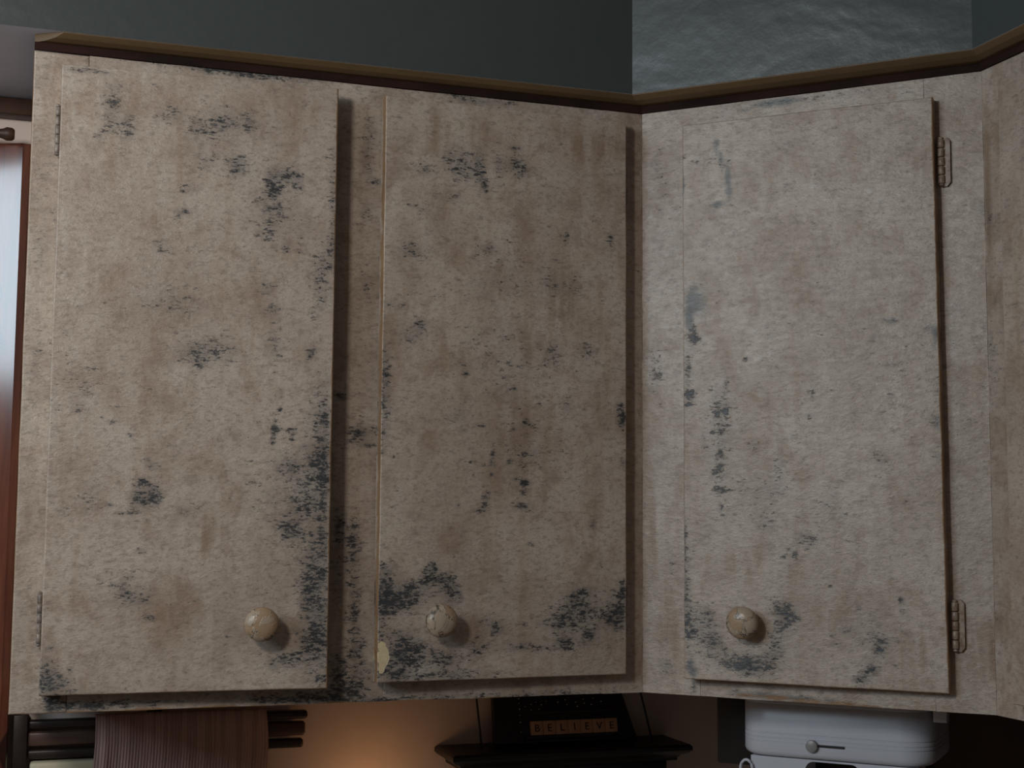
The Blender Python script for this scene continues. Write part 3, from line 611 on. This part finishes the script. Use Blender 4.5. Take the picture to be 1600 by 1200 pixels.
def knob_at(door, x, z, y_face, spin, mat=None):
    bm = bmesh.new()
    prof = [(0, 0.0), (0.0125, 0.0), (0.0118, -0.003), (0.0095, -0.007), (0.0092, -0.011), (0.0125, -0.0140),
            (0.0172, -0.0165), (0.0196, -0.0200), (0.0199, -0.0235), (0.0186, -0.0270), (0.0155, -0.0298),
            (0.0105, -0.0318), (0.0050, -0.0326), (0, -0.0328)]
    lathe(bm, prof, 40, 'y')
    for v in bm.verts:
        v.co += Vector((1, 0, 1)) * 0.0006 * mnoise.noise(v.co * 120 + Vector((spin, 0, 0)))
    return finish('knob', bm, mat or M_KNOB, door, smooth=60, loc=(x, y_face, z), rot=(0, spin, 0))


def hinge_at(door, x, zc, side, y, length=0.055, leaf=True):
    """Five-knuckle hinge on the door edge; side = +1 when the frame leaf lies to the right."""
    bm = bmesh.new()
    L = length / 5
    kr = 1.0 if leaf else 0.72
    for k in range(5):
        z0 = zc - length / 2 + k * L
        lathe(bm, [(0, z0 + 0.0004), (0.0030 * kr, z0 + 0.0004), (0.0038 * kr, z0 + 0.0012), (0.0038 * kr, z0 + L - 0.0012), (0.0030 * kr, z0 + L - 0.0004), (0, z0 + L - 0.0004)],
              14, 'z', (x, y, 0))
    for zz, s in ((zc + length / 2, 1), (zc - length / 2, -1)):
        lathe(bm, [(0, zz), (0.0026, zz), (0.0030, zz + s * 0.0018), (0, zz + s * 0.0036)], 12, 'z', (x, y, 0))
    if not leaf:
        return finish('hinge', bm, M_HINGEP, door, smooth=50)
    # leaf on the frame, its corners clipped
    xa, xb = (x, x + 0.0105) if side > 0 else (x - 0.0105, x)
    h = length / 2 + 0.003
    out = xb if side > 0 else xa
    inn = xa if side > 0 else xb
    pts = [(inn, zc - h), (inn + (out - inn) * 0.6, zc - h), (out, zc - h + 0.005), (out, zc + h - 0.005), (inn + (out - inn) * 0.6, zc + h), (inn, zc + h)]
    prism(bm, pts, 'y', y + 0.0016, y + 0.0034)
    return finish('hinge', bm, M_HINGE, door, smooth=50)


def carcass(parent, w, depth, h=0.762, t=0.015, y0=0.0195):
    bm = bmesh.new()
    bm_box(bm, 0.001, t, y0, depth - 0.001, 0.001, h - 0.001)
    bm_box(bm, w - t, w - 0.001, y0, depth - 0.001, 0.001, h - 0.001)
    bm_box(bm, t + 0.0002, w - t - 0.0002, y0, depth - 0.001, 0.004, 0.004 + t)
    bm_box(bm, t + 0.0002, w - t - 0.0002, y0, depth - 0.001, h - t - 0.001, h - 0.001)
    bm_box(bm, t + 0.0002, w - t - 0.0002, depth - 0.008, depth - 0.001, 0.004 + t, h - t - 0.001)
    return finish('carcass', bm, M_CARCASS, parent)


G = 0.0
H = 0.762
# --- left run: wide cabinet with two doors
cabA = thing('wall_cabinet', 'wide cream distressed wall cabinet with two doors, one standing ajar', 'cabinet', (-0.7715, 0, 0), group='distressed kitchen wall cabinets')
carcass(cabA, 0.7713, 0.3045)
for k, (a, b) in enumerate(((0.0, 0.062), (0.337, 0.428), (0.716, 0.7715))):
    board('stile', cabA, a + (G if k else 0), b - G, 0.0, H, 0.0, 0.019, 'A', bevel=0.0018 if k == 0 else 0.0002, seed=10 + k, edge_sides='bl' if k == 0 else 'b')
for k, (a, b) in enumerate(((0.062, 0.337), (0.428, 0.716))):
    board('rail', cabA, a + G, b - G, 0.0, 0.044, 0.0, 0.019, 'A', bevel=0.0002, jitter=0.0004, seed=14 + k, edge_sides='b')
    board('rail', cabA, a + G, b - G, 0.714, H, 0.0, 0.019, 'A', bevel=0.0002, seed=17 + k, edge_sides='')

TH = 0.0175
d1 = board('door', cabA, 0.0, 0.3215, 0.0220, 0.7430, 0.0, TH, 'D1', res=0.003, seed=21,
           loc=(0.0313, -0.0200, 0), rot=(0, 0, -math.asin(0.016 / 0.3215)), edge_sides='rb')
d1['label'] = 'door hinged at its outer edge, standing slightly ajar, with a few small dark worn patches'
knob_at(d1, 0.2414, 0.0992, 0.0, 0.3)
for zc in (0.667, 0.106):
    hinge_at(d1, -0.0030, zc, -1, 0.0105, leaf=False)
d2 = board('door', cabA, -0.3270, 0.0, 0.0257, 0.7432, 0.0, TH, 'D2', res=0.003, seed=25,
           loc=(0.7405, -0.0200, 0), rot=(0, 0, math.asin(0.008 / 0.327)), edge_sides='lb', round_tr=0.007)
d2['label'] = 'door beside the inside corner, worn black around its knob with a bare yellow chip'
knob_at(d2, -0.2537, 0.0990, 0.0, 1.9, M_KNOB_DARK)
for zc in (0.665, 0.106):
    hinge_at(d2, 0.0030, zc, 1, 0.0105, leaf=False)

# --- diagonal corner cabinet
WB = 0.4360
cabB = thing('corner_cabinet', 'diagonal cream distressed corner cabinet with one door and blue-grey smears', 'cabinet', (0, 0, 0), (0, 0, -math.pi / 4), 'distressed kitchen wall cabinets')
bm = bmesh.new()
pl = [(0.002, 0.0195), (WB - 0.002, 0.0195), (WB - 0.002 + 0.190, 0.2130), (0.218, 0.618), (-0.190, 0.2130)]
prism(bm, pl, 'z', 0.004, H - 0.001)
finish('carcass', bm, M_CARCASS, cabB)
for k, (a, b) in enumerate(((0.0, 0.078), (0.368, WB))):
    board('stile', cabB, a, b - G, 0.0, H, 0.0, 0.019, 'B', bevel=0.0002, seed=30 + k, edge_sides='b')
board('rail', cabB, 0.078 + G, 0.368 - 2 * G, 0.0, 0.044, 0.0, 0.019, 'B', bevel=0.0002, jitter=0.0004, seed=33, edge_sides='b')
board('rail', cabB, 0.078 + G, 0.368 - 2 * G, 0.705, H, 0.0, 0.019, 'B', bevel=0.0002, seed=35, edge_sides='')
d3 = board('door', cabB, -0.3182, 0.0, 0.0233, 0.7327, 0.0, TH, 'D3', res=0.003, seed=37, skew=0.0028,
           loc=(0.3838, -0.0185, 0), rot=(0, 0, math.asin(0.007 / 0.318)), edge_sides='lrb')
d3['label'] = 'door with blue-grey smears along its outer edge and a round knob low down'
knob_at(d3, -0.2370, 0.0972, 0.0, 4.4)
for zc in (0.655, 0.101):
    hinge_at(d3, 0.0062 + (0.0028 if zc < 0.3 else -0.0020), zc, 1, 0.0125)

# --- third cabinet, along the right wall
cabC = thing('wall_cabinet', 'cream distressed wall cabinet at the right edge of the photo, mostly out of frame', 'cabinet', (0.3083, -0.3083, 0), (0, 0, -math.pi / 2), 'distressed kitchen wall cabinets')
carcass(cabC, 0.60, 0.3045)
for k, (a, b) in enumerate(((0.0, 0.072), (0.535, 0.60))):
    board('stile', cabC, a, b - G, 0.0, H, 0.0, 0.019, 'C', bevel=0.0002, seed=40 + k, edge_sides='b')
board('rail', cabC, 0.072 + G, 0.535 - G, 0.0, 0.044, 0.0, 0.019, None, bevel=0.0002, seed=43, edge_sides='b')
board('rail', cabC, 0.072 + G, 0.535 - G, 0.705, H, 0.0, 0.019, None, bevel=0.0002, seed=45, edge_sides='')
d4 = board('door', cabC, 0.0, 0.494, 0.0200, 0.7330, 0.0, TH, None, seed=47, loc=(0.0545, -0.0200, 0), edge_sides='b')
d4['label'] = 'door seen edge-on with plain cream paint'
knob_at(d4, 0.42, 0.0980, 0.0, 2.7)
for zc in (0.655, 0.101):
    hinge_at(d4, -0.0052, zc, -1, 0.0125)

# ------------------------------------------------------------------ window casing glimpsed past the left end
bm = bmesh.new()
prof = [(-0.880, WALL_Y - 0.0005), (-0.880, 0.3000), (-0.872, 0.2965), (-0.7835, 0.2590), (-0.7820, 0.2595), (-0.7745, 0.2610), (-0.7730, 0.2630), (-0.7730, WALL_Y - 0.0005)]
prism(bm, prof, 'z', -1.37, 0.715)
o = finish('trim_7', bm, M_PINE, None)
o['kind'] = 'structure'
o = structure('trim_8', (-1.35, -0.773, WALL_Y - 0.030, WALL_Y - 0.0005, 0.7575, ZS - 0.0005), M_BROWN, 0.003)
rod = thing('curtain_rod', 'reddish brown curtain rod under the window head at the left edge of the photo', 'rod', (-0.794, 0.245, 0.722))
bm = bmesh.new()
lathe(bm, [(0, 0), (0.006, 0.0), (0.0085, -0.003), (0.009, -0.010), (0.007, -0.014), (0.006, -0.018), (0.006, -0.5), (0, -0.5)], 18, 'x')
finish('pole', bm, M_BROWN, rod, smooth=40)
bm = bmesh.new()
bm_box(bm, -0.06, -0.045, 0.004, 0.0585, -0.008, 0.008, 0.002)
finish('bracket', bm, M_BROWN, rod, smooth=40)

# ------------------------------------------------------------------ under the left cabinet: slatted rack, cloth, ledge
rack = thing('slatted_rack', 'dark slatted wooden rack on the wall behind the hanging brown cloth', 'rack', (-0.577, 0.30, -0.10))
for z0, z1, mt, xr in ((0.0430, 0.0545, M_RACK, 0.1960), (0.0205, 0.0395, M_RACKB, 0.1930), (0.0040, 0.0165, M_RACK, 0.1905), (-0.0600, -0.0450, M_RACK, 0.1900)):
    bm = bmesh.new()
    bm_box(bm, -0.172, xr, -0.018, -0.004, z0, z1, 0.0035, 3)
    finish('slat', bm, mt, rack, smooth=40)
for x0, x1 in ((-0.190, -0.1725), (-0.02, 0.0)):
    bm = bmesh.new()
    bm_box(bm, x0, x1, -0.003 if x0 > -0.1 else -0.022, 0.0045, -0.080, 0.062, 0.001)
    finish('upright', bm, M_RACK, rack, smooth=40)


def cloth():
    x0, x1, nx = -0.664, -0.4395, 300
    path = [(0.2880, -0.235), (0.2875, -0.10), (0.2870, -0.045), (0.2850, -0.0415), (0.2810, -0.0400), (0.2770, -0.0405), (0.2745, -0.0430)]
    for k in range(1, 14):
        path.append((0.2740 - 0.0006 * k, -0.0430 - 0.0165 * k))
    path = path[3:]
    vs, fs = [], []
    for j, (y, z) in enumerate(path):
        for i in range(nx + 1):
            t = i / nx
            x = x0 + (x1 - x0) * t
            rib = 0.0006 * math.sin(t * 2 * math.pi * 58)
            fold = 0.0035 * math.exp(-((t - 0.06) / 0.035) ** 2) + 0.0008 * math.sin(t * 9 + 1)
            d = min(1, max(0.0, (-z - 0.041) / 0.05))
            vs.append((x + 0.004 * d * (t - 0.5) + 0.001 * math.sin(z * 60), y - rib * (0.4 + 0.6 * d) - fold * d - 0.0008, z))
    W = nx + 1
    for j in range(len(path) - 1):
        for i in range(nx):
            a = j * W + i
            fs.append((a, a + 1, a + W + 1, a + W))
    me = bpy.data.meshes.new('hanging_cloth')
    me.from_pydata(vs, [], fs)
    for p in me.polygons:
        p.use_smooth = True
    me.materials.append(M_CLOTH)
    o = bpy.data.objects.new('hanging_cloth', me)
    COL.objects.link(o)
    md = o.modifiers.new('thick', 'SOLIDIFY')
    md.thickness = 0.0012
    md.offset = 1
    return tag(o, 'ribbed brown cloth draped over the dark slatted wall rack', 'cloth')


cloth()
led = box('wall_ledge', (-0.745, -0.662, 0.272, WALL_Y - 0.0005, -0.1500, -0.0985), M_CREAM, None, 0.004, 3)
tag(led, 'pale cream ledge on the wall below the dark slatted rack', 'ledge')

# ------------------------------------------------------------------ hanging black shelf with its wires
shelf = thing('hanging_shelf', 'black moulded shelf hung on two thin wires under the inside corner', 'shelf', (-0.010, 0.258, -0.105))


def shelf_top():
    bm = bmesh.new()
    rings = []
    for z, ins in ((0.0, 0.003), (-0.003, 0.0), (-0.008, 0.0), (-0.012, 0.004), (-0.016, 0.013), (-0.021, 0.017), (-0.024, 0.017)):
        x0, x1, y0, y1 = -0.182 + ins, 0.182 - ins, -0.050 + ins, 0.0465
        rings.append([bm.verts.new((x, y, z)) for x, y in ((x0, y0), (x1, y0), (x1, y1), (x0, y1))])
    for a, b in zip(rings, rings[1:]):
        for k in range(4):
            bm.faces.new((a[k], a[(k + 1) % 4], b[(k + 1) % 4], b[k]))
    bm.faces.new(rings[0])
    bm.faces.new(rings[-1][::-1])
    return finish('shelf_board', bm, M_BLACK, shelf, smooth=30)


shelf_top()
bm = bmesh.new()
bm_box(bm, -0.150, 0.150, -0.030, 0.0463, -0.110, -0.0243, 0.002)
finish('apron', bm, M_BLACK, shelf, smooth=40)
for (xt, xb, y) in ((-0.1455 + 0.010, -0.1370 + 0.010, 0.252), (0.1090 + 0.010, 0.1275 + 0.010, 0.252)):
    bm = bmesh.new()
    tube(bm, [(xt - 0.004, y - 0.258, 0.1045), (xt, y - 0.258, 0.070), (xb, y - 0.258, 0.0)], 0.0016, 8)
    finish('wire', bm, M_WIRE, shelf, smooth=60)

# dark plaque leaning on the shelf, with beads and a row of letter tiles
LEAN = -math.radians(14)
plq = thing('beaded_plaque', 'dark beaded plaque with wooden letter tiles, leaning on the black hanging shelf', 'plaque', (-0.004, 0.262, -0.1015), (LEAN, 0, 0))
bm = bmesh.new()
prism(bm, [(-0.110, 0.0), (0.112, 0.0), (0.086, 0.096), (-0.108, 0.096)], 'y', 0.0, 0.012)
bmesh.ops.bevel(bm, geom=list(bm.edges), offset=0.0012, segments=1, affect='EDGES')
finish('panel', bm, M_BLACK, plq, smooth=30)
bm = bmesh.new()
bm_box(bm, -0.060, 0.078, -0.0022, -0.0002, 0.0415, 0.0435, 0.0004, 1)
finish('rule', bm, M_RACKB, plq)
bm = bmesh.new()
bm_box(bm, -0.064, 0.085, -0.007, -0.0002, 0.0045, 0.0105, 0.001, 1)
finish('tile_rack', bm, M_RACK, plq, smooth=40)
bmb = bmesh.new()
bmesh.ops.create_icosphere(bmb, subdivisions=2, radius=0.0021)
bead0 = finish('bead', bmb, M_BEAD, plq, smooth=80, loc=(-0.070, -0.0023, 0.030))
spots = [(-0.070, 0.016), (-0.0705, 0.0400), (-0.0700, 0.0490), (-0.0702, 0.0570), (-0.0700, 0.0640), (-0.0698, 0.0720), (-0.0610, 0.052),
         (-0.052, 0.055), (-0.044, 0.058), (-0.036, 0.054), (-0.028, 0.059), (-0.052, 0.047), (-0.040, 0.048), (-0.010, 0.057), (0.002, 0.060), (0.004, 0.053),
         (0.018, 0.056), (0.020, 0.050), (0.030, 0.060), (0.031, 0.054), (0.042, 0.052), (0.046, 0.061), (0.058, 0.056)]
for (x, z) in spots:
    b2 = bead0.copy()
    COL.objects.link(b2)
    b2.location = (x, -0.0023, z)
    sc = random.uniform(0.6, 1.0)
    b2.scale = (sc, sc, sc)

TW = 0.0190
tile_me = None
for i, ch in enumerate('BELIEVE'):
    x = -0.0560 + i * (TW + 0.0004)
    if tile_me is None:
        bm = bmesh.new()
        bm_box(bm, 0, TW, -0.0050, 0.0, 0, 0.0200, 0.0008, 2)
        t = finish('letter_tile', bm, M_TILE, plq, smooth=40, loc=(x, -0.0009, 0.0106))
        tile_me = t.data
    else:
        t = bpy.data.objects.new('letter_tile', tile_me)
        COL.objects.link(t)
        t.location = (x, -0.0009, 0.0106)
        t.parent = plq
    cu = bpy.data.curves.new('letter', 'FONT')
    cu.body = ch
    cu.size = 0.0150
    cu.align_x = 'CENTER'
    cu.extrude = 0.0002
    tmp = bpy.data.objects.new('letter_source', cu)
    COL.objects.link(tmp)
    bpy.context.view_layer.update()
    me = bpy.data.meshes.new_from_object(tmp.evaluated_get(bpy.context.evaluated_depsgraph_get()))
    me.name = 'letter'
    me.materials.clear()
    me.materials.append(M_INK)
    COL.objects.unlink(tmp)
    bpy.data.objects.remove(tmp)
    lo = bpy.data.objects.new('letter', me)
    COL.objects.link(lo)
    lo.rotation_euler = (math.pi / 2, 0, 0)
    lo.location = (TW / 2, -0.0053, 0.0048)
    lo.parent = t

# ------------------------------------------------------------------ white appliance under the corner cabinet
RB = (0, 0, -math.pi / 4)


def bpt(u, d, z):
    """Corner-cabinet frame (u along its face, d into the corner) to world."""
    return (u * S2 + d * S2, -u * S2 + d * S2, z)


app = thing('under_cabinet_appliance', 'white rounded plastic kitchen appliance mounted under the corner cabinet', 'appliance', bpt(0.2215, 0.09, 0.0), RB)


def plan(w, dep, r, n=8):
    pts = []
    for cx, cy, a0 in ((w / 2 - r, r, -90), (w / 2 - r, dep - r, 0), (-w / 2 + r, dep - r, 90), (-w / 2 + r, r, 180)):
        for k in range(n + 1):
            a = math.radians(a0 + 90 * k / n)
            pts.append((cx + r * math.cos(a), cy + r * math.sin(a)))
    return pts


def loft(name, levels, w, dep, r, mat, parent):
    bm = bmesh.new()
    rings = []
    for z, ins in levels:
        rings.append([bm.verts.new((x, y + ins, z)) for x, y in plan(w - 2 * ins, dep - 2 * ins, max(0.003, r - ins))])
    n = len(rings[0])
    for a, b in zip(rings, rings[1:]):
        for k in range(n):
            bm.faces.new((a[k], a[(k + 1) % n], b[(k + 1) % n], b[k]))
    bm.faces.new(rings[0])
    bm.faces.new(rings[-1][::-1])
    return finish(name, bm, mat, parent, smooth=35)


lv = [(-0.0005, 0.004), (-0.0030, 0.0), (-0.0145, 0.0), (-0.0155, 0.0012), (-0.0165, 0.0005)]
for zg in (-0.0530, -0.0590, -0.0640):
    lv += [(zg + 0.0009, 0.0003), (zg + 0.0004, 0.0014), (zg - 0.0004, 0.0014), (zg - 0.0009, 0.0003)]
lv += [(-0.0760, 0.0003), (-0.0800, 0.0020), (-0.0825, 0.0055), (-0.0838, 0.0110)]
loft('housing', lv, 0.248, 0.17, 0.040, M_WHITE, app)
# lower housing with an arched dark bay in its front
bm = bmesh.new()
out = [(-0.1080, -0.0842), (-0.1080, -0.1500), (-0.0360, -0.1500), (-0.0360, -0.0960)]
for k in range(7):
    a = math.radians(180 - 90 * k / 6)
    out.append((-0.0250 + 0.0110 * math.cos(a), -0.0975 + 0.0110 * math.sin(a)))
for k in range(7):
    a = math.radians(90 - 90 * k / 6)
    out.append((0.0230 + 0.0110 * math.cos(a), -0.0975 + 0.0110 * math.sin(a)))
out += [(0.0340, -0.1500), (0.1060, -0.1500), (0.1060, -0.0842)]
prism(bm, out, 'y', 0.008, 0.060)
finish('lower_housing', bm, M_WHITE, app, smooth=30)
bm = bmesh.new()
bm_box(bm, -0.1000, 0.1000, 0.0605, 0.150, -0.150, -0.0842, 0.001)
finish('inner_bay', bm, M_DARKP, app)
bm = bmesh.new()
bm_box(bm, -0.1850, -0.1000, 0.1000, 0.2000, -0.1150, -0.0005, 0.004)
finish('dark_gap_box', bm, M_DARKP, app, smooth=40)  # black box added to darken the gap left of the housing
bm = bmesh.new()
lathe(bm, [(0, 0.0), (0.0078, 0.0), (0.0080, -0.0035), (0.0072, -0.0056), (0.0040, -0.0066), (0, -0.0068)], 24, 'y')
finish('slide_knob', bm, M_GREYP, app, smooth=50, loc=(-0.0245, -0.0001, -0.0655))
bm = bmesh.new()
bm_box(bm, -0.0165, 0.0170, -0.0008, 0.0010, -0.0665, -0.0637, 0.0003, 1)
finish('slot', bm, M_DARKP, app)
bm = bmesh.new()
bm_box(bm, 0.1245, 0.1415, 0.012, 0.030, -0.0270, -0.0005, 0.0015)
finish('mount_bracket', bm, M_WHITE, app, smooth=40)
bm = bmesh.new()
pts = []
for k in range(17):
    a = math.radians(-60 + 300 * k / 16)
    pts.append((-0.1130 - 0.008 * math.cos(a), 0.004, -0.1020 + 0.0120 * math.sin(a)))
pts += [(-0.112, 0.02, -0.125), (-0.112, 0.05, -0.20)]
tube(bm, pts, 0.0020, 8)
finish('power_cord', bm, M_WHITE, app, smooth=60)
